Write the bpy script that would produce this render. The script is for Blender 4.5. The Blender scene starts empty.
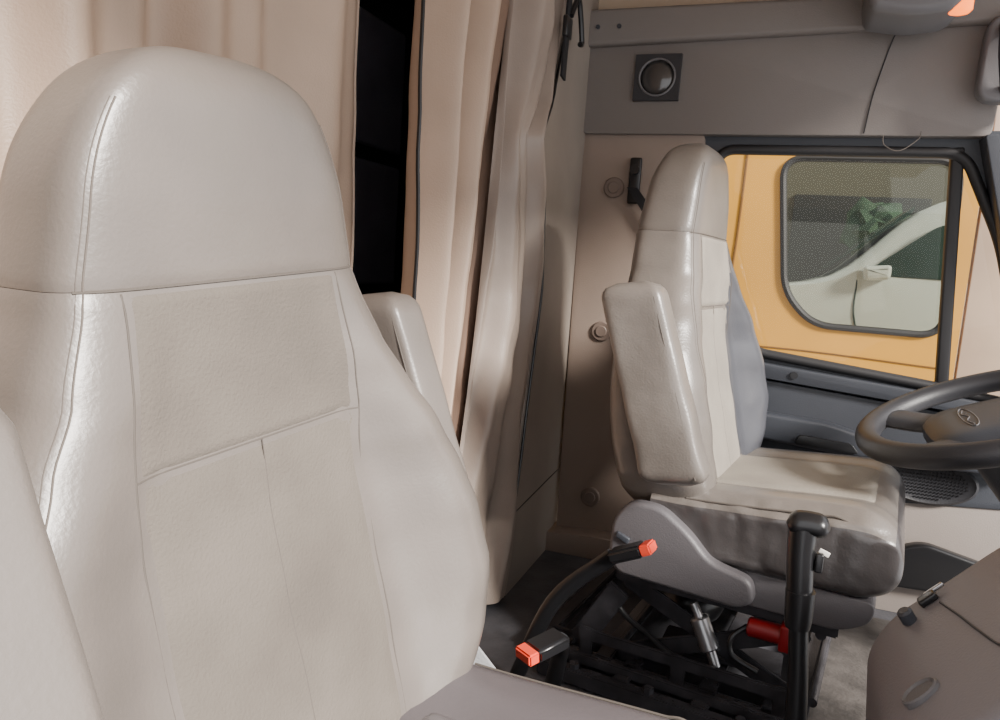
import bpy, bmesh, math, random
from mathutils import Vector, Matrix, Euler
from mathutils import noise as mn
random.seed(4)
pi=math.pi
# ---------------------------------------------------------------- materials
def srgb(c):
    return tuple(((v/255)/12.92 if v/255<=.04045 else ((v/255+.055)/1.055)**2.4) for v in c)+(1,)
def mat(name,col,rough=.5,metal=0,var=.0,vscale=6,bump=0,bscale=200,spec=.5,bump2=0,b2scale=8,emis=None,es=1,col2=None,coat=0):
    m=bpy.data.materials.new(name);m.use_nodes=True
    nt=m.node_tree;b=nt.nodes['Principled BSDF']
    c=srgb(col)
    b.inputs['Roughness'].default_value=rough;b.inputs['Metallic'].default_value=metal
    b.inputs['Specular IOR Level'].default_value=spec
    if coat: b.inputs['Coat Weight'].default_value=coat;b.inputs['Coat Roughness'].default_value=.28
    tc=nt.nodes.new('ShaderNodeTexCoord')
    if var or col2:
        n=nt.nodes.new('ShaderNodeTexNoise');n.inputs['Scale'].default_value=vscale;n.inputs['Detail'].default_value=5
        nt.links.new(tc.outputs['Object'],n.inputs['Vector'])
        cr=nt.nodes.new('ShaderNodeValToRGB');cr.color_ramp.elements[0].position=.35;cr.color_ramp.elements[1].position=.68
        c2=srgb(col2) if col2 else tuple(x*(1-var) for x in c[:3])+(1,)
        cr.color_ramp.elements[0].color=c2;cr.color_ramp.elements[1].color=c
        nt.links.new(n.outputs['Fac'],cr.inputs['Fac']);nt.links.new(cr.outputs['Color'],b.inputs['Base Color'])
    else: b.inputs['Base Color'].default_value=c
    last=None
    for bs,sc in((bump,bscale),(bump2,b2scale)):
        if bs:
            n=nt.nodes.new('ShaderNodeTexNoise');n.inputs['Scale'].default_value=sc;n.inputs['Detail'].default_value=4 if sc>60 else 2
            nt.links.new(tc.outputs['Object'],n.inputs['Vector'])
            bp=nt.nodes.new('ShaderNodeBump');bp.inputs['Strength'].default_value=bs;bp.inputs['Distance'].default_value=.01 if sc<60 else .002
            nt.links.new(n.outputs['Fac'],bp.inputs['Height'])
            if last: nt.links.new(last.outputs['Normal'],bp.inputs['Normal'])
            last=bp
    if last: nt.links.new(last.outputs['Normal'],b.inputs['Normal'])
    if emis:
        b.inputs['Emission Color'].default_value=srgb(emis);b.inputs['Emission Strength'].default_value=es
    return m
def glassmat(name,tint,gloss=.06):
    m=bpy.data.materials.new(name);m.use_nodes=True;nt=m.node_tree
    for n in list(nt.nodes): nt.nodes.remove(n)
    o=nt.nodes.new('ShaderNodeOutputMaterial');t=nt.nodes.new('ShaderNodeBsdfTransparent');t.inputs[0].default_value=srgb(tint)
    g=nt.nodes.new('ShaderNodeBsdfGlossy');g.inputs['Roughness'].default_value=.03
    m2=nt.nodes.new('ShaderNodeMixShader')
    m2.inputs[0].default_value=gloss;nt.links.new(t.outputs[0],m2.inputs[1]);nt.links.new(g.outputs[0],m2.inputs[2])
    nt.links.new(m2.outputs[0],o.inputs[0]);return m
VIN=mat('seat_vinyl',(121,113,107),.36,var=.24,vscale=4,bump=.2,bscale=240,bump2=.14,b2scale=8,spec=.6,coat=.3)
VINC=mat('seat_vinyl_cushion',(104,98,101),.38,var=.15,vscale=4,bump=.2,bscale=240,bump2=.2,b2scale=8,spec=.6,coat=.25)
VIN2=mat('seat_vinyl_worn',(122,115,109),.34,var=.22,vscale=6,bump=.25,bscale=240,bump2=.3,b2scale=12,spec=.6,coat=.3)
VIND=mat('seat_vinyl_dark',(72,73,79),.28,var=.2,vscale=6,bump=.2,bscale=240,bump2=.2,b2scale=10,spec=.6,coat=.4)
VINS=mat('seat_vinyl_brown_grey',(76,72,72),.28,var=.25,vscale=8,bump=.2,bscale=240,bump2=.5,b2scale=14,spec=.6,coat=.4)
FAB=mat('seat_fabric',(120,112,104),.8,var=.32,vscale=4.5,bump=.6,bscale=300,spec=.2)
FAB2=mat('seat_fabric_pale',(152,145,135),.8,var=.2,vscale=6,bump=.6,bscale=300,spec=.2)
STI=mat('stitching',(92,85,79),.8)
STIL=mat('stitching_light',(102,94,88),.8)
PLA=mat('grey_plastic',(106,104,106),.45,var=.08,bump=.3,bscale=400)
PLAS=mat('seat_base_plastic',(94,91,94),.45,var=.08,bump=.3,bscale=400)
PLAD=mat('dark_grey_plastic',(57,60,67),.45,var=.1,bump=.3,bscale=400)
PLAB=mat('charcoal_plastic',(44,44,48),.45,var=.1,bump=.3,bscale=400)
BLK=mat('black_plastic',(28,28,30),.3,bump=.1,bscale=300)
BLKM=mat('black_metal',(84,83,88),.25,.5,var=.45,vscale=20,bump=.1,bscale=80)
RUB=mat('rubber_seal',(34,33,35),.55)
SIL=mat('silver_metal',(180,180,182),.32,.9)
RED=mat('red_paint',(140,18,24),.35)
ORG=mat('buckle_button',(232,74,50),.45)
WEB=mat('black_webbing',(28,27,30),.85,bump=.6,bscale=300)
WEBG=mat('grey_webbing',(170,170,172),.7,bump=.6,bscale=300)
CUR=mat('curtain_cloth',(190,166,147),.46,var=.16,vscale=4,bump=.3,bscale=300,spec=.5,bump2=.4,b2scale=6)
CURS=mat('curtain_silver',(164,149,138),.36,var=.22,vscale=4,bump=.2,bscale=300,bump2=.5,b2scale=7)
CURB=mat('curtain_shadow_brown',(140,114,98),.6,var=.2,vscale=4,bump=.2,bscale=300)  # brown shadow between the curtain folds, put into the cloth colour
SILP=mat('rear_vinyl_panel',(154,143,133),.5,var=.25,vscale=3,bump=.25,bscale=200)
BPI=mat('pillar_plastic',(146,130,119),.5,var=.07,bump=.3,bscale=350)
CAPM=mat('pillar_cap',(118,103,94),.5)
CON=mat('console_plastic',(124,117,113),.5,var=.08,vscale=3,bump=.35,bscale=300)
DASH=mat('dash_plastic',(128,125,129),.5,var=.06,vscale=3,bump=.3,bscale=300)
HED=mat('headliner',(196,175,153),.85,var=.08,bump=.3,bscale=200)
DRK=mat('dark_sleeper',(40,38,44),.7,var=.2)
DRK2=mat('dark_cabinet',(150,145,160),.5,var=.2)
FLO=mat('floor_mat',(84,84,89),.6,var=.35,vscale=14,bump=.6,bscale=120,bump2=.2,b2scale=20)
DUST=mat('dusty_rubber',(104,98,94),.8,var=.5,vscale=18,bump=.6,bscale=120)
YEL=mat('yellow_paint',(216,158,68),.32,var=.22,vscale=1.3)
JAM=mat('pale_panel_paint',(204,176,156),.5,var=.25,vscale=2.5)
YELD=mat('yellow_gap',(110,76,34),.6)
CARP=mat('white_car_paint',(214,218,222),.2,.0,coat=.6)
CARG=mat('car_dark_glass',(44,64,62),.15)
TYR=mat('tyre_rubber',(26,26,27),.8)
GRD=mat('yard_ground',(196,174,146),.9)
GRN=mat('green_foliage',(66,92,76),.8,var=.4,vscale=9)
BLD=mat('building_wall',(98,94,86),.85)
BLP=mat('pale_wall',(214,192,178),.85)
GLS=glassmat('window_glass',(238,238,230),.02)
GLV=glassmat('vehicle_glass',(164,168,154),.05)
WHT=mat('white_plastic',(225,222,215),.5)
PEB=mat('beige_door_plastic',(148,138,131),.5,var=.06,bump=.3,bscale=350)
LAMP=mat('warm_lamp_lens',(255,150,50),.4,emis=(255,110,15),es=3)
LENS=mat('smoked_lens',(70,68,68),.12,.3,coat=.8)
# ---------------------------------------------------------------- helpers
col=bpy.context.scene.collection
class G:
    def __init__(s): s.v=[];s.f=[];s.m=[]
    def add(s,vs,fs,mi=0):
        o=len(s.v);s.v+= [tuple(v) for v in vs]
        for f in fs: s.f.append([i+o for i in f]);s.m.append(mi)
        return s
    def bm(s,b,mi=0,M=None):
        b.verts.index_update()
        s.add([(M@v.co if M else v.co) for v in b.verts],[[v.index for v in f.verts] for f in b.faces],mi);b.free();return s
    def box(s,c,sz,rot=(0,0,0),bev=.005,seg=3,mi=0):
        b=bmesh.new();bmesh.ops.create_cube(b,size=1)
        bmesh.ops.scale(b,vec=sz,verts=b.verts)
        if bev>0: bmesh.ops.bevel(b,geom=b.edges[:],offset=min(bev,min(sz)*.48),segments=seg,profile=.5,affect='EDGES')
        M=Matrix.Translation(c)@Euler([math.radians(a) for a in rot]).to_matrix().to_4x4()
        return s.bm(b,mi,M)
    def bar(s,p0,p1,w,h,bev=.003,mi=0):
        p0=Vector(p0);p1=Vector(p1);d=p1-p0
        b=bmesh.new();bmesh.ops.create_cube(b,size=1);bmesh.ops.scale(b,vec=(d.length,w,h),verts=b.verts)
        if bev: bmesh.ops.bevel(b,geom=b.edges[:],offset=min(bev,min(w,h)*.4),segments=2,affect='EDGES')
        return s.bm(b,mi,Matrix.Translation((p0+p1)/2)@d.to_track_quat('X','Z').to_matrix().to_4x4())
    def tube(s,pts,r,n=10,closed=False,mi=0,res=6,smooth=True,flat=None):
        P=[Vector(p) for p in pts]
        if smooth and len(P)>2: P=catmull(P,res,closed)
        rs=r if callable(r) else (lambda t:r)
        L=len(P);vs=[];fs=[];up=None
        for i,p in enumerate(P):
            a=P[(i-1)%L] if (closed or i>0) else p
            b=P[(i+1)%L] if (closed or i<L-1) else p
            t=(b-a).normalized()
            if up is None:
                up=Vector((0,0,1)) if abs(t.z)<.9 else Vector((1,0,0))
            n1=(up-t*up.dot(t)).normalized();up=n1;n2=t.cross(n1)
            R=rs(i/max(1,L-1))
            for k in range(n):
                an=2*pi*k/n
                f1,f2=(flat if flat else (1,1))
                vs.append(p+n1*math.cos(an)*R*f1+n2*math.sin(an)*R*f2)
        for i in range(L if closed else L-1):
            j=(i+1)%L
            for k in range(n):
                k2=(k+1)%n;fs.append([i*n+k,i*n+k2,j*n+k2,j*n+k])
        if not closed: fs.append(list(range(n))[::-1]);fs.append([(L-1)*n+k for k in range(n)])
        return s.add(vs,fs,mi)
    def cyl(s,p0,p1,r,n=24,mi=0,r2=None,bev=.0):
        p0=Vector(p0);p1=Vector(p1);r2=r if r2 is None else r2
        if bev:
            d=(p1-p0).normalized()*bev
            pts=[p0,p0+d,p1-d,p1];R=[r-bev,r,r2,r2-bev]
        else: pts=[p0,p1];R=[r,r2]
        t=(p1-p0).normalized();up=Vector((0,0,1)) if abs(t.z)<.9 else Vector((1,0,0))
        n1=(up-t*up.dot(t)).normalized();n2=t.cross(n1);vs=[];fs=[]
        for p,q in zip(pts,R):
            for k in range(n):
                an=2*pi*k/n;vs.append(p+n1*math.cos(an)*q+n2*math.sin(an)*q)
        for i in range(len(pts)-1):
            for k in range(n):
                k2=(k+1)%n;fs.append([i*n+k,i*n+k2,(i+1)*n+k2,(i+1)*n+k])
        fs.append(list(range(n))[::-1]);fs.append([(len(pts)-1)*n+k for k in range(n)])
        return s.add(vs,fs,mi)
    def loft(s,rings,caps=True,mi=0,closed=True):
        n=len(rings[0]);vs=[p for r in rings for p in r];fs=[]
        for i in range(len(rings)-1):
            for k in range(n if closed else n-1):
                k2=(k+1)%n;fs.append([i*n+k,i*n+k2,(i+1)*n+k2,(i+1)*n+k])
        if caps: fs.append(list(range(n))[::-1]);fs.append([(len(rings)-1)*n+k for k in range(n)])
        return s.add(vs,fs,mi)
    def grid(s,fn,nu,nv,mi=0):
        vs=[fn(i/nu,j/nv) for i in range(nu+1) for j in range(nv+1)];fs=[]
        for i in range(nu):
            for j in range(nv):
                a=i*(nv+1)+j;fs.append([a,a+nv+1,a+nv+2,a+1])
        return s.add(vs,fs,mi)
    def prism(s,poly,axis,a,b,bev=0,seg=3,mi=0):
        bmm=bmesh.new()
        def P(p,d):
            return {0:(d,p[0],p[1]),1:(p[0],d,p[1]),2:(p[0],p[1],d)}[axis]
        va=[bmm.verts.new(P(p,a)) for p in poly];vb=[bmm.verts.new(P(p,b)) for p in poly]
        bmm.faces.new(va);bmm.faces.new(vb[::-1]);n=len(poly)
        for i in range(n): bmm.faces.new([va[i],vb[i],vb[(i+1)%n],va[(i+1)%n]])
        bmesh.ops.recalc_face_normals(bmm,faces=bmm.faces)
        if bev: 
            bmesh.ops.bevel(bmm,geom=[e for e in bmm.edges],offset=bev,segments=seg,profile=.5,affect='EDGES')
        return s.bm(bmm,mi)
    def pillow(s,poly,axis,a,b,R,seg=6,mi=0):
        ar=sum(poly[i-1][0]*poly[i][1]-poly[i][0]*poly[i-1][1] for i in range(len(poly)))
        sg=1 if ar>0 else -1
        n=len(poly);nor=[]
        for i in range(n):
            p0=Vector(poly[i-1]);p1=Vector(poly[i]);p2=Vector(poly[(i+1)%n])
            e=((p1-p0).normalized()+(p2-p1).normalized()).normalized()
            nor.append(Vector((-e.y,e.x))*sg)
        def P(p,d):
            return {0:(d,p[0],p[1]),1:(p[0],d,p[1]),2:(p[0],p[1],d)}[axis]
        rings=[];dr=1 if b>a else -1
        for k in range(seg+1):
            t=k/seg*pi/2;d=a+dr*R*(1-math.cos(t));o=R*(1-math.sin(t))
            rings.append([P(Vector(poly[i])+nor[i]*o,d) for i in range(n)])
        for k in range(seg+1):
            t=pi/2-k/seg*pi/2;d=b-dr*R*(1-math.cos(t));o=R*(1-math.sin(t))
            rings.append([P(Vector(poly[i])+nor[i]*o,d) for i in range(n)])
        return s.loft(rings,mi=mi)
    def frame(s,outer,inner,axis,d0,d1,mi=0):
        u0,u1,w0,w1=outer;cx=sum(p[0] for p in inner)/len(inner);cy=sum(p[1] for p in inner)/len(inner)
        n=len(inner);out=[]
        for p in inner:
            dx=p[0]-cx;dy=p[1]-cy
            k=min([(u1-cx)/dx if dx>1e-6 else 1e9,(u0-cx)/dx if dx<-1e-6 else 1e9,(w1-cy)/dy if dy>1e-6 else 1e9,(w0-cy)/dy if dy<-1e-6 else 1e9])
            out.append([cx+dx*k,cy+dy*k])
        for c in ((u0,w0),(u0,w1),(u1,w0),(u1,w1)):
            j=min(range(n),key=lambda i:(out[i][0]-c[0])**2+(out[i][1]-c[1])**2);out[j]=list(c)
        def P(p,d): return {0:(d,p[0],p[1]),1:(p[0],d,p[1]),2:(p[0],p[1],d)}[axis]
        rings=[[P(p,d0) for p in inner],[P(p,d0) for p in out],[P(p,d1) for p in out],[P(p,d1) for p in inner],[P(p,d0) for p in inner]]
        return s.loft(rings,caps=False,mi=mi)
def catmull(P,res,closed=False):
    out=[];L=len(P)
    rng=range(L if closed else L-1)
    for i in rng:
        p0=P[(i-1)%L] if (closed or i>0) else P[0]*2-P[1]
        p1=P[i];p2=P[(i+1)%L];p3=P[(i+2)%L] if (closed or i<L-2) else P[-1]*2-P[-2]
        for k in range(res):
            t=k/res
            out.append(.5*((2*p1)+(p2-p0)*t+(2*p0-5*p1+4*p2-p3)*t*t+(3*p1-p0-3*p2+p3)*t**3))
    if not closed: out.append(P[-1].copy())
    return out
def roundpoly(pts,r,seg=6):
    out=[];n=len(pts)
    for i in range(n):
        p=Vector(pts[i]);a=Vector(pts[i-1]);b=Vector(pts[(i+1)%n])
        da=(a-p);db=(b-p);ra=min(r,da.length*.45,db.length*.45)
        q0=p+da.normalized()*ra;q1=p+db.normalized()*ra
        for k in range(seg+1):
            t=k/seg;out.append(tuple((1-t)**2*q0+2*t*(1-t)*p+t*t*q1))
    return out
def dens(poly,step):
    out=[];n=len(poly)
    for i in range(n):
        a=Vector(poly[i]);b=Vector(poly[(i+1)%n]);m=max(1,int((b-a).length/step))
        for k in range(m): out.append(tuple(a.lerp(b,k/m)))
    return out
def obj(name,g,mats,parent=None,smooth=True,label=None,cat=None,kind=None,group=None,loc=None,angle=40):
    me=bpy.data.meshes.new(name);me.from_pydata(g.v,[],g.f)
    for m in (mats if isinstance(mats,(list,tuple)) else [mats]): me.materials.append(m)
    for p,mi in zip(me.polygons,g.m): p.material_index=mi
    b=bmesh.new();b.from_mesh(me);bmesh.ops.recalc_face_normals(b,faces=b.faces);b.to_mesh(me);b.free()
    if smooth:
        me.polygons.foreach_set('use_smooth',[True]*len(me.polygons))
        try: me.set_sharp_from_angle(angle=math.radians(angle))
        except Exception: pass
    me.update()
    o=bpy.data.objects.new(name,me);col.objects.link(o)
    if parent: o.parent=parent
    if loc: o.location=loc
    if label:o['label']=label
    if cat:o['category']=cat
    if kind:o['kind']=kind
    if group:o['group']=group
    return o
def top(name,label,cat,loc=(0,0,0),group=None):
    e=bpy.data.objects.new(name,None);e.empty_display_size=.1;e.location=loc;col.objects.link(e)
    e['label']=label;e['category']=cat
    if group:e['group']=group
    return e
def interp(tab,z):
    if z<=tab[0][0]: return tab[0][1]
    for (a,va),(b,vb) in zip(tab,tab[1:]):
        if z<=b:
            t=(z-a)/(b-a);t=t*t*(3-2*t)*.3+t*.7
            return va+(vb-va)*t
    return tab[-1][1]
def sm(t): t=max(0,min(1,t));return t*t*(3-2*t)
def spow(c,e): return math.copysign(abs(c)**e,c)
def zs(a,b,n): return [a+(b-a)*i/n for i in range(n+1)]
# ---------------------------------------------------------------- camera
a=math.radians(20);p=math.radians(7.6);r=math.radians(4)
F=Vector((-math.sin(a)*math.cos(p),math.cos(a)*math.cos(p),-math.sin(p)))
R0=Vector((math.cos(a),math.sin(a),0));U0=R0.cross(F)
R=math.cos(r)*R0+math.sin(r)*U0;U=math.cos(r)*U0-math.sin(r)*R0
cd=bpy.data.cameras.new('camera');cam=bpy.data.objects.new('camera',cd);col.objects.link(cam)
M=Matrix((R,U,-F)).transposed().to_4x4();M.translation=Vector((0,0,.87));cam.matrix_world=M
cd.sensor_width=36;cd.lens=27;cd.clip_start=.02;bpy.context.scene.camera=cam
# ---------------------------------------------------------------- seats
HW=[(.35,.17),(.38,.215),(.42,.258),(.46,.288),(.52,.313),(.58,.323),(.64,.319),(.71,.301),(.77,.270),(.82,.236),(.87,.203),(.94,.176),(1.02,.160),(1.1,.146),(1.2,.134)]
XF=[(.34,-.05),(.44,-.07),(.54,-.095),(.64,-.12),(.74,-.14),(.84,-.150),(.94,-.156),(1.02,-.156),(1.10,-.160),(1.16,-.170)]
XB=[(.34,-.23),(.42,-.262),(.6,-.28),(.8,-.292),(.95,-.298),(1.06,-.284),(1.16,-.252)]
BO=[(.34,.01),(.42,.03),(.50,.06),(.58,.076),(.66,.076),(.76,.060),(.84,.034),(.92,.010),(.96,0)]
ZT=1.153;ZH=.953
NE=5.0
def shape(z):
    hw=interp(HW,z);xf=interp(XF,z);xb=interp(XB,z);k=1;kt=1
    if z>.98:
        q=min(1,(z-.98)/(ZT-.98));k=max(0,1-q**3.2)**(1/2.6)
        q2=max(0,(z-1.118)/(ZT-1.118));kt=max(0,1-min(1,q2)**2.2)**(1/2.2)
        hw*=max(k,.02)
    if z<.40:
        q=(.40-z)/.055;kt=max(0,1-min(1,q)**2.2)**(1/2.2)
    pin=.0018*math.exp(-((z-ZH)/.005)**2)
    mid=(xf+xb)/2;half=(xf-xb)/2*max(kt,.03)-pin
    return hw-pin,mid,half,interp(BO,z)*kt
def bol(q,bo,y=1): return bo*sm((q-.44)/.36)*(1-.25*sm((q-.88)/.12))*(.55 if y<0 else 1)
def ring(z,n=112):
    hw,mid,half,bo=shape(z);out=[]
    for k in range(n):
        th=2*pi*k/n
        y=hw*spow(math.cos(th),2/NE);d=spow(math.sin(th),2/NE)
        x=mid+half*d+(bol(abs(y)/hw,bo,y)*d if d>0 else 0)
        out.append((x,y,z))
    return out
def fx(y,z,off=0):
    hw,mid,half,bo=shape(z);q=min(.999,abs(y)/hw)
    c=q**(NE/2);s=math.sqrt(1-c*c);d=s**(2/NE)
    return mid+half*d+bol(q,bo,y)*d+off
def upright_arm(side,yy,dx,dz,w):
    g=G();rings=[]
    n=48
    for i in range(49):
        t=i/48
        e=min(t,1-t)*.37
        k=1 if e>.028 else max(.05,math.sqrt(max(0,1-((.028-e)/.028)**2)))
        z=.475+.37*t+dz
        cx=-.135-.125*t+dx
        hx=(.056-.004*t)*(.45+.55*k)
        hx*=w*(1+.02*math.sin(t*23)*(1-t))
        hy=.034*(.15+.85*k)
        out=[]
        for j in range(n):
            th=2*pi*j/n
            px=cx+hx*spow(math.cos(th),2/7);py=side*yy+hy*spow(math.sin(th),2/5)
            py+=.003*mn.noise(Vector((px*18,py*5,z*14)))
            out.append((px,py,z+ .16*hx*spow(math.cos(th),2/7)))
        rings.append(out)
    g.loft(rings)
    return g
def arm_seam(side,edge,yy,dx,dz,w):
    pts=[]
    for i in range(20):
        t=.06+.88*i/19
        pts.append((-.135-.125*t+edge*.056*w+dx,side*yy-.032,.475+.37*t+dz))
    return G().tube(pts,.0011,6)
def make_seat(loc,label,vin,side_vin,top_vin,inner,fab,tone,cdx=0,cdz=0,pc=0,arms=(),short=False,wr=.003,cov=0):
    T=top('truck_seat',label,'seat',loc,group='air suspension cab seats')
    rr=[ring(z) for z in zs(.346,ZH,80)]
    g=G().loft(rr)
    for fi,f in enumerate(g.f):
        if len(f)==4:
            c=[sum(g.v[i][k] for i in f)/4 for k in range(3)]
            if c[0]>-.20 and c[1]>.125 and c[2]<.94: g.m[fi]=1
    obj('backrest',g,[vin,inner],T,label='grey vinyl backrest with side bolsters')
    g=G().loft([ring(z) for z in zs(ZH+.0005,1.08,26)+[1.08+(ZT-.001-1.08)*math.sin(pi/2*i/24) for i in range(1,25)]])
    obj('headrest',g,[vin],T,label='rounded vinyl headrest section')
    PH=[(.37,.128),(.60,.140),(.80,.138),(.93,.124)]
    def pw(z): return interp(PH,z)
    def panel(z0,z1):
        def fn(u,v):
            z=z0+(z1-z0)*v;h=pw(z);y=-h+2*h*u+pc
            e=min(u,1-u,v*1.5,(1-v)*1.5)
            return (fx(y,z,-.0010+.0035*sm(e/.08)),y,z)
        return G().grid(fn,40,40)
    obj('fabric_panel',panel(.385,.80),[fab],T,label='taupe suede lower insert')
    obj('fabric_panel',panel(.80,ZH-.003),[fab],T,label='taupe suede upper insert')
    g=G()
    for s in(-1,1):
        g.tube([(fx(s*pw(z)+pc,z,.0),s*pw(z)+pc,z) for z in zs(.385,ZH-.003,40)],.0010,6,smooth=False)
    g.tube([(fx(y+pc,.80,.0),y+pc,.80) for y in zs(-.138,.138,20)],.0009,6,smooth=False)
    g.tube([(fx(pc,z,.0022),pc,z) for z in zs(.385,.80,30)],.0006,6,smooth=False)
    g.tube([(fx(y,ZH,.0012),y,ZH) for y in zs(-.160,.166,30)],.0011,6,smooth=False)
    obj('stitching',g,[STI],T,label='thread seams across the insert')
    for s in(-1,1):
        g=G()
        for q0 in ((.89,.915) if s<0 else (.93,.96)):
            pts=[]
            for z in zs(.44,1.10,80):
                q=q0-(.22 if s<0 else .0)*sm((.88-z)/.42)
                hw=shape(z)[0];y=s*(hw*q)
                pts.append((fx(y,z,-.0003),y,z))
            g.tube(pts,.0010 if q0 in(.89,.93) else .0006,6,smooth=False)
        obj('piping',g,[STIL if tone else STI],T,label='double stitched edge piping')
    for s,yy,dx,dz,w in arms:
        A=obj('armrest',upright_arm(s,yy,dx,dz,w),[vin],T,label='padded armrest folded upright')
        obj('armrest_seam',arm_seam(s,.75,yy,dx,dz,w),[STI],A)
        obj('armrest_pivot',G().cyl((-.15+dx*.7,s*.27,.50+dz),(-.15+dx*.7,s*(yy-.01),.50+dz),.026,bev=.004),[PLAD],A)
    def base(x): return .297+cdz
    def crs(x):
        zt=.435+cdz+.028*sm((x+.17)/.45);zb=base(x)
        hw=.268;kf=1
        if x>.19:
            q=min(1,(x-.19)/.10);kf=max(.04,(1-q**2.6)**(1/2.6))
        zm=(zt+zb)/2-.010*(1-kf);hh=(zt-zb)/2*max(kf,.05)
        out=[];n=96
        for k in range(n):
            th=2*pi*k/n
            y=hw*(.88+.12*kf)*spow(math.cos(th),2/7);d=spow(math.sin(th),2/7)
            q=abs(y)/hw
            z=zm+hh*d+(.012*sm((q-.55)/.2)*(1-sm((q-.85)/.15))*kf if d>0 else 0)
            nz=mn.noise(Vector((x*12+z*10,z*26-x*6,3)))+.5*mn.noise(Vector((x*30-z*20,z*44,7)))
            y+=math.copysign(wr*nz,y)*sm((q-.8)/.2)
            out.append((x+cdx,y,z))
        return out
    xs=zs(-.17,.19,64)+[.19+.10*math.sin(pi/2*i/18) for i in range(1,19)]
    g=G().loft([crs(x) for x in xs])
    for fi,f in enumerate(g.f):
        if len(f)==4:
            k=f[0]%96
            c=[sum(g.v[i][kk] for i in f)/4 for kk in range(3)]
            if 17<=k<=43 and c[0]<.27+cdx: g.m[fi]=1
    C=obj('seat_cushion',g,[side_vin,top_vin],T,label='seat cushion with wrinkled vinyl sides')
    def fn(u,v):
        x=-.10+.34*u;y=-.15+.30*v
        z=.435+cdz+.028*sm((x+.17)/.45)
        if x>.19:
            q=min(1,(x-.19)/.10);kf=(1-q**2.6)**(1/2.6);zb=base(x);zm=(z+zb)/2-.010*(1-kf);z=zm+(z-zb)/2*kf
        e=min(u,1-u,v,1-v)
        return (x+cdx,y,z-.004+.009*sm(e/.06))
    obj('cushion_insert',G().grid(fn,40,30),[fab if not tone else top_vin],C,label='lighter fabric cushion insert')
    for s in(-1,1):
        obj('cushion_piping',G().tube([(x+cdx,s*.260,.43+cdz+.028*sm((x+.17)/.45)-.005) for x in zs(-.1,.18,10)]+[(.24+cdx,s*.25,.425+cdz),(.268+cdx,s*.238,.40+cdz)],.002,6),[STI],C)
    pan=G().prism(roundpoly([(-.25,.245),(.20,.235),(.25,.262),(.258,.304),(-.12,.312),(-.25,.33)],.03),1,-.255,.255,bev=.004)
    obj('seat_pan',pan,[PLAS],T,label='grey moulded plastic seat pan')
    for s in(-1,1):
        prof=roundpoly([(x+cov,z) for x,z in [(-.265,.275),(-.262,.365),(-.230,.408),(-.165,.408),(-.105,.368),(-.06,.322),(.02,.305),(.03,.262),(.0,.242),(-.24,.250)]],.024,6)
        K=obj('side_cover',G().pillow(prof,1,s*.262,s*.296,.010),[PLAS],T,label='grey recliner cover')
        obj('recliner_lever',G().box((-.235+cov,s*.299,.33),(.03,.008,.014),(0,20,0),.003),[PLAD],K)
    if tone:
        obj('belt_webbing',G().bar((-.15,.300,.46),(-.06,.335,.335),.004,.050,bev=.001),[WEBG],T,label='pale grey lap belt webbing')
    parts=[]
    g=G()
    for s in(-1,1):
        g.bar((-.24,s*.215,.222),(.20,s*.215,.222),.022,.03)
        g.bar((-.40,s*.265,.022),(.16,s*.265,.022),.03,.04)
        g.bar((-.40,s*.205,.035),(.16,s*.205,.035),.016,.03)
        g.bar((-.22,s*.222,.045),(.15,s*.222,.205),.010,.038);g.bar((-.22,s*.200,.205),(.15,s*.200,.045),.010,.038)
        g.cyl((-.035,s*.18,.125),(-.035,s*.238,.125),.018,bev=.003)
        g.bar((-.30,s*.25,.06),(-.22,s*.25,.20),.012,.05)
    g.bar((-.36,-.325,.020),(.14,-.325,.020),.026,.034);g.bar((-.36,-.295,.045),(.12,-.295,.045),.012,.022)
    g.bar((-.30,-.262,.085),(.13,-.262,.085),.010,.026)
    for x in(-.34,-.18,-.02,.10): g.bar((x,-.325,.034),(x,-.2,.034),.035,.016)
    for x in(-.28,-.08,.12): g.bar((x,-.262,.03),(x,-.262,.10),.012,.03)
    for x in(-.39,-.24,-.02,.15): g.bar((x,-.265,.038),(x,.265,.038),.035,.022)
    for x in(-.22,.17): g.bar((x,-.22,.225),(x,.22,.225),.035,.03);g.cyl((x,-.2,.195),(x,.2,.195),.010);g.cyl((x,-.2,.055),(x,.2,.055),.010)
    g.bar((-.15,-.12,.06),(.10,-.10,.06),.10,.012)
    for x in(-.33,-.28,-.12,.06): g.cyl((x,-.325,.036),(x,-.325,.048),.011,n=6)
    parts.append(obj('suspension_frame',g,[BLKM],T,label='black scissor suspension frame'))
    g=G().loft([[( -.14+rr*math.cos(2*pi*k/28),.05+rr*math.sin(2*pi*k/28),z) for k in range(28)] for z,rr in [(.05,.05),(.06,.075),(.085,.085),(.11,.078),(.12,.07),(.13,.078),(.155,.085),(.18,.075),(.2,.05)]])
    parts.append(obj('air_spring',g,[BLK],T,label='black rubber air bellows'))
    parts.append(obj('damper',G().cyl((-.055,-.235,.18),(-.025,-.24,.12),.019,bev=.003).cyl((-.07,-.233,.205),(-.055,-.235,.18),.009).cyl((-.025,-.24,.12),(-.01,-.243,.09),.010),[SIL],T,label='silver shock absorber'))
    parts.append(obj('air_valve',G().cyl((.04,-.235,.19),(.11,-.235,.19),.019,bev=.004).box((.115,-.235,.19),(.028,.04,.052),bev=.004),[RED],T,label='red valve block'))
    g=G()
    g.tube([(-.25,-.24,.20),(-.21,-.25,.15),(-.15,-.255,.12),(-.10,-.258,.095),(-.02,-.252,.07)],.006,8)
    g.tube([(.04,-.235,.19),(.015,-.25,.165),(.02,-.252,.13),(.07,-.25,.11)],.005,8)
    parts.append(obj('air_hose',g,[BLK],T,label='black air hoses'))
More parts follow.
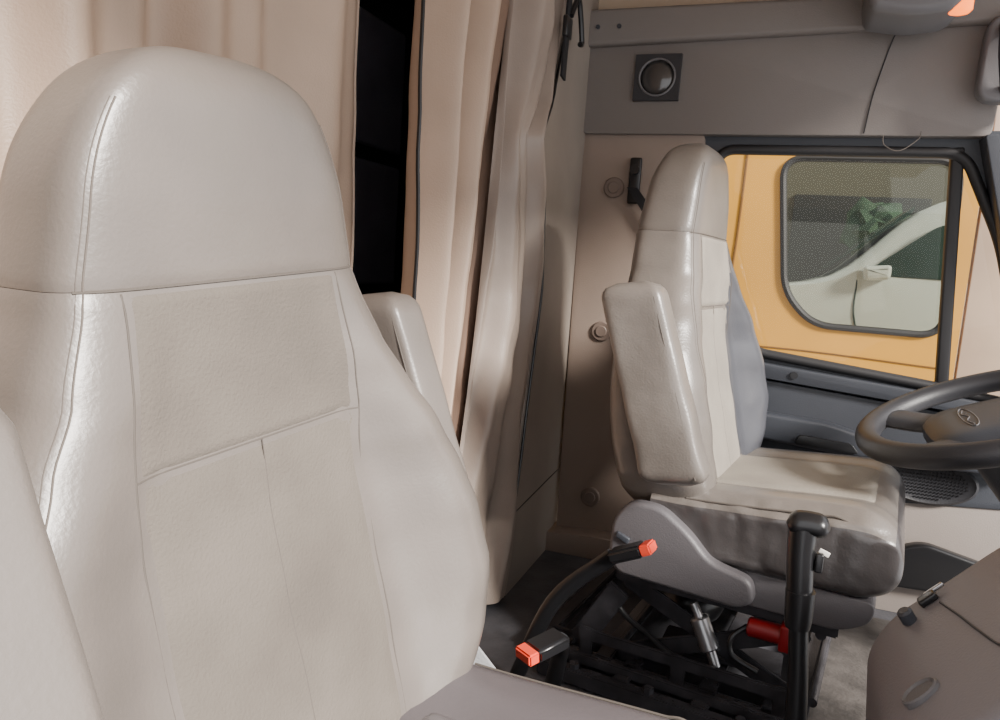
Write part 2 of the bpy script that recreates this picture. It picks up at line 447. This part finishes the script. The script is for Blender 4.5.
    if short:
        for o in parts: o.scale.z=.62;o.location.z=.118
    return T
S1=make_seat((.006,1.735,0),'grey vinyl air seat with dark bolster beside steering wheel',VIN2,VINS,VIN2,VIND,FAB2,False,wr=.008,
   arms=((-1,.345,.035,0,1.12),(1,.320,0,0,1.0)),cov=.025)
S1.rotation_euler=(0,0,math.radians(-8))
S2=make_seat((-.295,.638,-.112),'light grey vinyl seat with taupe insert before curtain',VIN,VINC,VINC,VIN,FAB,True,cdx=.045,cdz=.008,pc=-.004,
   arms=((-1,.356,.250,.10,1.05),(1,.350,-.02,.05,.95)),short=True)
S2.rotation_euler=(math.radians(5.2),0,math.radians(-8))
# ---------------------------------------------------------------- belts and buckles
def buckle(name,label,base,mid,end,dirv):
    T=top(name,label,'seat belt',base)
    b=Vector(base)
    P=[Vector(x)-b for x in (base,mid,end)]
    obj('belt_stalk',G().tube(P,.016,12,flat=(1,.6)),[BLK],T,label='black sleeve stalk')
    d=Vector(dirv).normalized();e=P[2]
    q=d.to_track_quat('X','Z').to_matrix().to_4x4()
    bb=bmesh.new();bmesh.ops.create_cube(bb,size=1);bmesh.ops.scale(bb,vec=(.07,.045,.024),verts=bb.verts);bmesh.ops.bevel(bb,geom=bb.edges[:],offset=.006,segments=3,affect='EDGES')
    B=obj('buckle_body',G().bm(bb,0,Matrix.Translation(e+d*.03)@q),[BLK],T)
    bb=bmesh.new();bmesh.ops.create_cube(bb,size=1);bmesh.ops.scale(bb,vec=(.022,.040,.020),verts=bb.verts);bmesh.ops.bevel(bb,geom=bb.edges[:],offset=.003,segments=2,affect='EDGES')
    obj('release_button',G().bm(bb,0,Matrix.Translation(e+d*.071)@q),[ORG],B,label='orange-red release button')
buckle('belt_buckle','black belt buckle with red button beside driving seat',(-.43,1.40,.0),(-.35,1.37,.21),(-.238,1.35,.335),(.07,-.01,.035))
buckle('belt_buckle','black belt buckle with red button near floor',(-.34,1.34,.0),(-.31,1.29,.15),(-.280,1.16,.250),(-.045,-.07,-.012))
# ---------------------------------------------------------------- room shell
obj('floor',G().box((-.45,1.2,-.02),(2.9,2.2,.04),bev=0),[FLO],kind='structure',smooth=False)
obj('ceiling',G().box((-.55,1.2,1.76),(2.9,2.4,.04),bev=0),[HED],kind='structure',smooth=False)
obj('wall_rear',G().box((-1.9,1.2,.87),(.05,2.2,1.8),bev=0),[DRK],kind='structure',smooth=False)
obj('wall_near',G().box((-1.1,.07,.87),(1.6,.05,1.8),bev=0),[HED],kind='structure',smooth=False)  # unseen cab side wall, keeps the sleeper dark; extended forward to cut left-hand light
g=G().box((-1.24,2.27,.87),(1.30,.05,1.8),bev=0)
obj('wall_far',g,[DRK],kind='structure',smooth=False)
obj('trim_1',G().box((.2,2.26,1.66),(1.7,.05,.18),bev=.01),[HED],kind='structure')
prof=roundpoly([(-.575,.03),(-.59,1.26),(-.24,1.26),(-.245,1.1),(-.13,.75),(-.12,.03)],.03)
obj('trim_2',G().prism(prof,1,2.20,2.27,bev=.004),[BPI],kind='structure')
obj('trim_3',G().prism(roundpoly([(-.62,.0),(-.62,.055),(-.45,.07),(-.1,.07),(-.1,.0)],.015),1,2.13,2.24,bev=.002),[BPI],kind='structure')
for i,(x,z) in enumerate([(-.485,1.10),(-.485,.68),(-.475,.17)]):
    obj('screw_cover',G().cyl((x,2.204,z),(x,2.192,z),.030,bev=.003).cyl((x,2.194,z),(x,2.188,z),.017,bev=.002),[CAPM],label='round beige cover cap on pillar trim',cat='cover cap',group='pillar trim caps')
EDGE=[(0,1.755),(.2,1.785),(.4,1.82),(.8,1.885),(1.05,1.85),(1.17,1.79),(1.28,1.86),(1.5,1.93),(1.74,1.95)]
def edge(z): return interp(EDGE,z)
obj('wall_partition',G().prism([(edge(z)+.004,z) for z in zs(0,1.74,40)]+[(2.24,1.74),(2.24,0)],0,-.60,-.585,bev=0),[SILP],kind='structure')
obj('trim_4',G().tube([(-.583,edge(z),z) for z in zs(.005,1.74,50)],.0035,8,smooth=False),[BLK],kind='structure')
obj('trim_5',G().tube([(-.583,1.79,.22),(-.583,2.2,.24)],.0015,6),[PLAD],kind='structure')
# door
hole=roundpoly([(-.205,1.215),(.395,1.215),(.50,1.0),(.62,.59),(.41,.62),(-.065,.665),(-.14,.80),(-.205,1.03)],.05,8)
hole=dens(hole,.03)
obj('door_1',G().frame((-.26,.95,.0,1.27),hole,1,2.215,2.27),[PLAD],kind='structure')
obj('trim_6',G().tube([(x,2.212,z) for x,z in hole],.014,10,closed=True,smooth=False),[RUB],kind='structure')
obj('trim_7',G().box((.400,2.225,.92),(.030,.03,.62),(0,-4,0),.006),[RUB],kind='structure')
g=G();g.add([(x,2.245,z) for x,z in hole],[list(range(len(hole)))])
obj('window_1',g,[GLS],kind='structure',smooth=False)
DP=top('door_panel','dark grey moulded door panel with ledge, handle and speaker','door panel',(0,2.2,0))
obj('sill_ledge',G().prism(roundpoly([(-.11,.605),(-.11,.645),(.60,.59),(.60,.555)],.012),1,-.03,.012,bev=.002),[PLAD],DP,label='grey ledge below the window')
obj('upper_trim',G().prism(roundpoly([(-.13,.34),(-.12,.60),(.62,.545),(.62,.33),(.3,.30)],.03),1,-.012,.014,bev=.003),[PLAD],DP)
obj('arm_ledge',G().pillow(roundpoly([(-.10,.44),(-.08,.51),(.16,.50),(.30,.465),(.62,.45),(.62,.42),(.2,.42)],.03),1,-.06,-.01,.010),[PLAD],DP,label='dark armrest ledge')
obj('door_handle',G().prism(roundpoly([(.08,.435),(.09,.462),(.22,.455),(.24,.43)],.01),1,-.07,-.058,bev=.001),[BLK],DP)
obj('lower_trim',G().prism(roundpoly([(-.13,.0),(-.13,.345),(.3,.31),(.62,.335),(.9,.34),(.9,.0)],.02),1,-.006,.014,bev=.002),[PEB],DP,label='beige lower door trim')
sx,sz=.416,.375
SPK=obj('speaker_grille',G().loft([[(sx+rx*math.cos(2*pi*k/48),yy,sz+rz*math.sin(2*pi*k/48)) for k in range(48)] for rx,rz,yy in[(.115,.062,-.006),(.115,.062,-.020),(.108,.056,-.026),(.10,.050,-.022)]]),[PLAB],DP,label='dark oval speaker grille')
g=G()
for i in range(-10,11):
    for j in range(-5,6):
        if (i/10.5)**2+(j/5.4)**2<.95: g.cyl((sx+i*.0088,-.0250,sz+j*.0086),(sx+i*.0088,-.021,sz+j*.0086),.0022,n=6)
obj('grille_holes',g,[BLK],SPK)
obj('map_pocket',G().pillow(roundpoly([(.34,.08),(.35,.18),(.42,.215),(.58,.18),(.56,.09)],.03),1,-.04,-.004,.01),[BLK],DP,label='dark storage pocket')
obj('panel_screw',G().cyl((.06,-.035,.615),(.06,-.03,.615),.010,n=16),[BLK],DP)
# ---------------------------------------------------------------- overhead console
OC=top('overhead_console','long grey plastic overhead console above the door','overhead console',(0,2.2,1.25))
obj('console_body',G().prism(roundpoly([(-.592,.0),(-.60,.335),(.46,.335),(.44,.0)],.02),1,-.02,.045,bev=.003),[CON],OC)
obj('console_lip',G().pillow(roundpoly([(-.598,.235),(-.604,.335),(.46,.34),(.455,.262),(.18,.255)],.02),1,-.048,-.012,.012),[CON],OC,label='raised upper lip')
obj('console_joint',G().tube([(.24,-.049,.34),(.205,-.05,.26),(.19,-.023,.22),(.165,-.023,.1),(.155,-.023,.005)],.0016,6),[BLK],OC)
VS=obj('vent_speaker',G().frame((-.448,-.322,.088,.212),dens([(-.385+.05*math.cos(2*pi*k/48),.15+.05*math.sin(2*pi*k/48)) for k in range(48)],.1),1,-.034,-.018),[PLAB],OC,label='square dark fitting with round lens')
g=G().loft([[(-.385+rr*math.cos(2*pi*k/40),yy,.15+rr*math.sin(2*pi*k/40)) for k in range(40)] for rr,yy in((.046,-.018),(.046,-.026),(.040,-.031),(.028,-.035),(.014,-.037),(.002,-.0375))])
obj('round_lens',g,[LENS],VS)
obj('outer_ring',G().tube([(-.385+.049*math.cos(2*pi*k/40),-.034,.15+.049*math.sin(2*pi*k/40)) for k in range(40)],.003,8,closed=True,smooth=False),[PLA],VS)
for x,z in[(-.56,.285),(-.50,.285)]: obj('console_screw',G().cyl((x,-.052,z),(x,-.046,z),.006,n=14),[PLAD],OC)
obj('wire_loop',G().tube([(.20,-.03,.0),(.205,-.035,-.025),(.24,-.04,-.04),(.28,-.035,-.01),(.285,-.03,.01)],.0010,6),[STI],OC,label='thin wire loop')
DL=top('map_light','grey overhead lamp housing with warm lens','lamp',(.21,2.02,1.56))
obj('lamp_housing',G().pillow(roundpoly([(-.10,-.04),(-.09,-.075),(.0,-.09),(.09,-.08),(.13,.02),(.13,.18),(-.10,.18)],.03),1,-.08,.10,.02),[PLA],DL)
g=G().loft([[(.090+rr*math.cos(2*pi*k/24),-.05+rr*.9*math.sin(2*pi*k/24),zz) for k in range(24)] for rr,zz in((.026,-.055),(.026,-.076),(.020,-.083),(.010,-.086),(.002,-.087))])
obj('lamp_lens',g,[LAMP],DL,label='glowing warm lens')
GH=top('grab_handle','grey plastic grab handle on the windshield pillar','handle',(.425,2.115,1.41))
obj('handle_bezel',G().pillow(roundpoly([(-.045,-.09),(-.04,.10),(.06,.13),(.10,-.10)],.04),1,-.01,.036,.01),[PLA],GH)
obj('handle_grip',G().tube([(-.005,-.01,.08),(-.01,-.035,.055),(-.005,-.04,0),(.005,-.035,-.05),(.015,-.01,-.07)],.012,10),[PLAD],GH)
obj('trim_8',G().prism(roundpoly([(.42,1.25),(.47,1.25),(.66,.70),(.70,.45),(.62,.45),(.58,.68)],.01),1,2.15,2.23,bev=.003),[PLAD],kind='structure')
# ---------------------------------------------------------------- curtains
def crumple(y,z): return .010*mn.noise(Vector((y*5,z*2.2,1)))+.004*mn.noise(Vector((y*14+z*5,z*8,5)))
def curtain_fn(fy0,fy1,xfn,z0=.03,z1=1.73):
    def fn(u,v):
        z=z0+(z1-z0)*v
        y0=fy0(z);y1=fy1(z);y=y0+(y1-y0)*u
        return (xfn(u,z)+crumple(y,z),y+.010*math.sin(z*5+u*9)*(1-v),z)
    return fn
def wob(u,f,ph):
    s=math.sin(u*2*pi*f+ph);return s*.7+.3*math.sin(u*4*pi*f+ph*1.7+.8)
C1=top('curtain','cream cloth sleeper curtain with soft vertical folds','curtain',(0,0,0),group='sleeper curtains')
f1=curtain_fn(lambda z:.14,lambda z:1.235,lambda u,z:-.745+.030*wob(u,4.7,.5*z)+.009*math.sin(u*2*pi*11+1.3+z))
obj('curtain_cloth',G().grid(f1,220,70),[CUR],C1)
obj('curtain_hem',G().tube([f1(1,v) for v in zs(0,1,50)],.004,6,smooth=False),[CUR],C1)
C2=top('curtain','cream sleeper curtain gathered beside the rear panel','curtain',(0,0,0),group='sleeper curtains')
y1=lambda z:1.62-.26*(1-min(1,z/1.5))
f2=curtain_fn(lambda z:1.235-.02*(1-z/1.7),y1,lambda u,z:-.65+.038*wob(u,2.2,1+1.0*z)+.014*math.sin(u*2*pi*5+2*z))
obj('curtain_cloth',G().grid(f2,160,70),[CUR],C2)
obj('curtain_hem',G().tube([f2(0,v) for v in zs(0,1,50)],.004,6,smooth=False),[BLK],C2,label='dark curtain edge')
def fold(fa,fb,xa,xb,bulge,m,z0=.02,amp=.013,sway=0):
    def fn(u,v):
        z=z0+(1.73-z0)*v;an=pi*u
        ya=fa(z);yb=fb(z);y=ya+(yb-ya)*(.5-.5*math.cos(an))
        pin=math.sin(an)**.4
        ph=u*15+1.6*math.sin(z*2.1+m)+z*1.2+m
        dx=amp*(math.sin(ph)*.7+.3*math.sin(2*ph+1))+.008*math.sin(u*9+z*7)+1.6*crumple(y,z)
        y+=sway*pin*mn.noise(Vector((u*2,z*3.2,m)))
        return (xa+(xb-xa)*u+bulge*math.sin(an)**.8+dx*pin,y,z)
    return G().grid(fn,110,100)
obj('curtain_fold',fold(lambda z:y1(z)-.03,lambda z:y1(z)+.24,-.69,-.69,.01,0,sway=.02),[CURB],C2,label='curtain fold with brown shadow in its colour')
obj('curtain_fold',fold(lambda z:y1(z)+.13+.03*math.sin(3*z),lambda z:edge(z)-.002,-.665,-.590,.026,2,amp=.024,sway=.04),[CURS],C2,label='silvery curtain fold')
TS=top('curtain_strap','black curtain tie strap with hook','strap',(-.568,1.86,1.5))
obj('strap_webbing',G().prism([(-.012,-.17),(.022,-.175),(.035,.22),(.01,.22)],0,.0,.006,bev=.001),[WEB],TS)
obj('strap_slide',G().box((.003,.012,-.05),(.014,.045,.05),bev=.004),[BLK],TS)
obj('strap_hook',G().tube([(.008,.02,-.02),(.014,.05,.03),(.016,.075,0),(.018,.10,-.06),(.018,.085,-.07)],.007,8),[BLK],TS)
SC=top('sleeper_cabinet','dark sleeper cabinet with shelves behind curtains','cabinet',(-1.2,1.93,0))
obj('cabinet_body',G().box((-.2,0,.85),(.45,.6,1.65),bev=.01),[DRK],SC)
for i in range(3): obj('cabinet_door',G().box((.035,.0,.55+.4*i),(.02,.42,.36),bev=.01),[DRK2],SC)
# ---------------------------------------------------------------- seat belt on pillar
SB=top('shoulder_belt','black shoulder belt on a pillar guide plate','seat belt',(-.425,2.19,1.12))
obj('belt_guide',G().box((0,-.002,0),(.034,.014,.13),bev=.006).cyl((0,-.02,.03),(0,-.005,.03),.014),[BLK],SB)
obj('belt_webbing',G().prism([(-.018,-.02),(.012,-.02),(.10,-.13),(.30,-1.07),(.26,-1.07),(.065,-.13)],1,-.017,-.012),[WEB],SB)
# ---------------------------------------------------------------- steering wheel
SW=top('steering_wheel','black four-spoke truck steering wheel on its column','steering wheel',(.43,1.74,.635))
SW.rotation_euler=(math.radians(5),math.radians(-22),0);SW.scale=(1.06,1.06,1.06)
obj('rim',G().tube([(.225*math.cos(2*pi*k/64),.225*math.sin(2*pi*k/64),0) for k in range(64)],.023,14,closed=True,smooth=False),[PLAB],SW,label='dark grey rim')
g=G();n=40;rings=[]
for z,k in[(-.07,.8),(-.055,.95),(-.03,1.0),(-.012,.97),(-.002,.86),(.002,.6),(.003,.2)]:
    rings.append([(-.01+k*.115*spow(math.cos(2*pi*i/n),.6),k*.115*spow(math.sin(2*pi*i/n),.6),z) for i in range(n)])
g.loft(rings)
obj('hub_pad',g,[PLAD],SW,label='dark grey hub pad')
for an in(38,142,-38,-142):
    c,s=math.cos(math.radians(an)),math.sin(math.radians(an))
    obj('spoke',G().tube([(c*.07,s*.08,-.018),(c*.13,s*.14,-.020),(c*.21,s*.215,-.004)],.036,12,flat=(.40,1.1)),[PLAB],SW)
g=G().tube([(-.045+.012*math.cos(2*pi*k/36),.060*math.sin(2*pi*k/36),.0030) for k in range(36)],.0010,6,closed=True,smooth=False)
g.tube([(-.045,-.048,.003),(-.051,-.022,.0035),(-.043,0,.0035),(-.051,.022,.0035),(-.045,.048,.003)],.0010,6)
obj('hub_emblem',g,[PLA],SW,label='faint embossed oval emblem')
obj('column',G().cyl((0,0,-.03),(.06,0,-.17),.075,r2=.09,bev=.01).cyl((.06,0,-.17),(.2,0,-.42),.09,r2=.10).tube([(.0,-.04,-.07),(-.03,-.14,-.06),(-.03,-.19,-.05)],.009,10),[PLAD],SW,label='column shroud with stalk')
# ---------------------------------------------------------------- gear lever
GL=top('gear_lever','tall black floor gear lever with T-shaped grip','gear lever',(.10,1.2,0))
obj('lever_shaft',G().tube([(0,0,.0),(-.004,0,.2),(-.018,0,.36)],lambda t:.018-.004*t,16).tube([(-.018,0,.34),(-.0185,0,.355),(-.02,0,.40)],lambda t:.0185+.0035*t,16),[BLK],GL)
g=G().tube([(-.02,0,.38),(-.026,0,.45),(-.028,0,.50)],lambda t:.019+.002*t,16)
rings=[]
for i in range(15):
    t=i/14;x=-.052+.062*t;e=min(t,1-t);k=math.sqrt(max(.02,1-max(0,(.25-e)/.25)**2))
    rings.append([(x,.022*k*math.cos(2*pi*j/20),.503+.004*math.sin(t*3)+.018*k*math.sin(2*pi*j/20)) for j in range(20)])
g.loft(rings)
obj('lever_grip',g,[BLK],GL,label='black moulded grip')
obj('range_switch',G().box((.0,-.004,.45),(.012,.014,.03),bev=.003),[BLK],GL)
obj('lever_tag',G().box((.006,-.0,.465),(.016,.003,.008),(0,20,0),bev=.001),[WHT],GL)
obj('lever_boot',G().loft([[((rr*math.cos(2*pi*k/28)),rr*math.sin(2*pi*k/28),z) for k in range(28)] for z,rr in[(0,.08),(.02,.075),(.03,.06),(.045,.065),(.055,.048),(.07,.05),(.08,.034),(.1,.03),(.12,.022)]]),[BLK],GL)
# ---------------------------------------------------------------- dash console
DC=top('dashboard_console','grey moulded dashboard console with small switches','dashboard',(.018,0,-.006))
prof=roundpoly([(.19,.0),(.155,.36),(.18,.415),(.235,.475),(.31,.56),(.42,.645),(.95,.78),(.95,.0)],.06,8)
obj('console_shell',G().pillow(prof,1,.80,1.18,.045,8),[DASH],DC)
obj('console_seam',G().tube([(.226,1.10,.4665),(.235,1.04,.477),(.243,.98,.486),(.254,.92,.498),(.28,.86,.529)],.0016,6),[PLAD],DC)
nrm=Vector((-.76,0,.65)).normalized();tv=Vector((.65,0,.76)).normalized();c0=Vector((.1825,.93,.4195))
g=G().loft([[tuple(c0+nrm*h+Vector((0,1,0))*(k*.017*math.cos(2*pi*i/30))+tv*(k*.024*math.sin(2*pi*i/30))) for i in range(30)] for k,h in[(1,-.006),(1,.002),(.9,.004),(.78,.001),(.01,.001)]])
obj('emblem_recess',g,[PLA],DC,label='oval moulded emblem')
obj('switch_knob',G().cyl((.196,1.10,.430),(.184,1.097,.447),.010,bev=.003),[PLAD],DC,label='small grey rotary knob')
obj('rocker_switch',G().box((.215,1.12,.461),(.026,.018,.010),(0,-48,0),.003),[BLK],DC,label='black rocker switch')
obj('switch_bezel',G().box((.222,1.128,.472),(.03,.006,.006),(0,-48,0),.002),[SIL],DC,label='silver bezel')
obj('floor_mat',G().prism(roundpoly([(.12,1.3),(.12,2.1),(.75,2.1),(.75,1.3)],.05),2,.0,.014,bev=.002),[DUST],label='dusty ribbed rubber mat by the pedals',cat='floor mat')
# ---------------------------------------------------------------- outside
GZ=-.2
obj('ground',G().box((0,16,GZ-.05),(60,26,.05),bev=0),[GRD],kind='structure',smooth=False)
V=top('yellow_van','ochre yellow van with rounded side window parked alongside','van',(.0,3.4,GZ))
wh=dens(roundpoly([(-.05,1.57),(.60,1.57),(.62,.89),(.14,.89),(.015,1.02)],.09,8),.05)
obj('side_panel',G().frame((-2.6,.68,.15,2.0),wh,1,0,.06),[YEL],V,label='yellow painted side')
obj('front_panel',G().prism(roundpoly([(.69,.15),(.69,2.0),(1.0,2.0),(1.25,1.3),(1.35,.15)],.04),1,.0,.05,bev=.002),[JAM],V,label='faded pinkish-beige front panel')
obj('window_seal',G().tube([(x,-.005,z) for x,z in wh],.014,8,closed=True,smooth=False),[RUB],V)
g=G();g.add([(x,.02,z) for x,z in wh],[list(range(len(wh)))]);obj('window_pane',g,[GLV],V,smooth=False)
obj('door_gap',G().tube([(-.19,-.002,1.9),(-.20,-.002,1.2),(-.235,-.002,.7),(-.25,-.002,.2)],.005,6),[YELD],V)
obj('body_crease',G().tube([(-.7,-.002,.75),(.0,-.002,.78),(.66,-.002,.76)],.003,6),[YELD],V)
obj('roof_panel',G().box((-.9,.7,2.0),(3.2,1.4,.06),bev=.02),[YEL],V)
obj('bumper_rail',G().box((-.9,-.02,.2),(3.0,.06,.15),bev=.02),[BLK],V)
for x in(-1.9,.2): obj('wheel',G().cyl((x,.0,.35),(x,.25,.35),.35,n=40,bev=.03).cyl((x,-.01,.35),(x,.05,.35),.2,n=30,bev=.01,mi=1),[TYR,SIL],V)
K=top('reflection_car','white hatchback standing in for a reflection in the van window','car',(1.32,6.8,GZ))  # car set beyond the see-through van glass in place of its reflection
cp=[(-1.9,.35),(-1.95,.75),(-1.75,.98),(-1.0,1.12),(-.45,1.62),(.1,1.78),(1.0,1.76),(1.65,1.45),(1.9,1.0),(1.92,.5),(1.85,.35)]
pts=[tuple(v)[:2] for v in catmull([Vector((x,z,0)) for x,z in cp],5,True)]
rings=[]
for y in(-.9,-.86,-.8,.8,.86,.9):
    sc={.9:.93,.86:.98,.8:1}[abs(y)]
    rings.append([(x*sc,y*(1-.18*sm((z-1.0)/.7)),.95+(z-.95)*sc) for x,z in pts])
obj('car_body',G().loft(rings),[CARP],K)
obj('side_glass',G().prism(roundpoly([(-.80,1.14),(-.36,1.50),(.1,1.64),(.15,1.14)],.05),1,-.88,-.78,bev=.002),[CARG],K)
obj('side_glass',G().prism(roundpoly([(.22,1.14),(.2,1.64),(.9,1.62),(1.35,1.38),(1.3,1.14)],.05),1,-.88,-.78,bev=.002),[CARG],K)
obj('windscreen',G().prism([(-1.06,1.15),(-1.0,1.20),(-.48,1.66),(-.5,1.60)],1,-.66,.66),[CARG],K)
obj('headlight',G().pillow(roundpoly([(-1.86,.72),(-1.80,.88),(-1.55,.92),(-1.6,.78)],.03),1,-.90,-.84,.01),[SIL],K)
for pp in ([(-.82,-.885,1.1),(-.80,-.905,.8),(-.6,-.905,.42)],[(.18,-.88,1.1),(.18,-.905,.5)]): obj('door_line',G().tube(pp,.006,6),[CARG],K)
obj('door_mirror',G().pillow(roundpoly([(-.78,1.10),(-.80,1.20),(-.62,1.22),(-.62,1.12)],.03),1,-1.02,-.88,.03),[CARP],K)
for x in(-1.25,1.2): obj('wheel',G().cyl((x,-.93,.33),(x,-.7,.33),.33,n=36,bev=.03).cyl((x,-.94,.33),(x,-.8,.33),.2,n=24,bev=.01,mi=1),[TYR,SIL],K)
g=G()
for i in range(60):
    x=1.0+5*random.random();z=.3+1.7*random.random();rr=.2+.22*random.random()
    b=bmesh.new();bmesh.ops.create_icosphere(b,subdivisions=3,radius=rr)
    for v in b.verts: v.co*=1+.5*mn.noise(v.co*9+Vector((i,0,0)))
    g.bm(b,0,Matrix.Translation((x,random.random()*.8,z)))
obj('hedge',g,[GRN],label='green leafy hedge along the yard',cat='hedge',kind='stuff',loc=(0,10.5,GZ))
obj('yard_building',G().box((-3.2,0,1.8),(8,.3,3.6),bev=.02).box((-2,-.16,1.4),(1.9,.1,2),bev=.01,mi=1),[BLD,PLAB],label='beige building wall across the yard',cat='building',loc=(3,13,GZ))
obj('yard_wall',G().box((0,0,1.6),(8,.25,3.2),bev=.02).box((0,0,3.25),(8.1,.35,.1),bev=.02),[BLP],label='pale pinkish plastered boundary wall',cat='wall',loc=(8.2,12.4,GZ))
# ---------------------------------------------------------------- light
w=bpy.data.worlds.new('world');bpy.context.scene.world=w;w.use_nodes=True
bg=w.node_tree.nodes['Background'];bg.inputs[0].default_value=(.985,.985,1.0,1);bg.inputs[1].default_value=1.8
sd=bpy.data.lights.new('sun','SUN');sd.energy=11;sd.angle=math.radians(12);sd.color=(1,.945,.88)
so=bpy.data.objects.new('sun',sd);col.objects.link(so)
so.rotation_euler=Vector((-.76,.40,-.48)).to_track_quat('-Z','Y').to_euler()
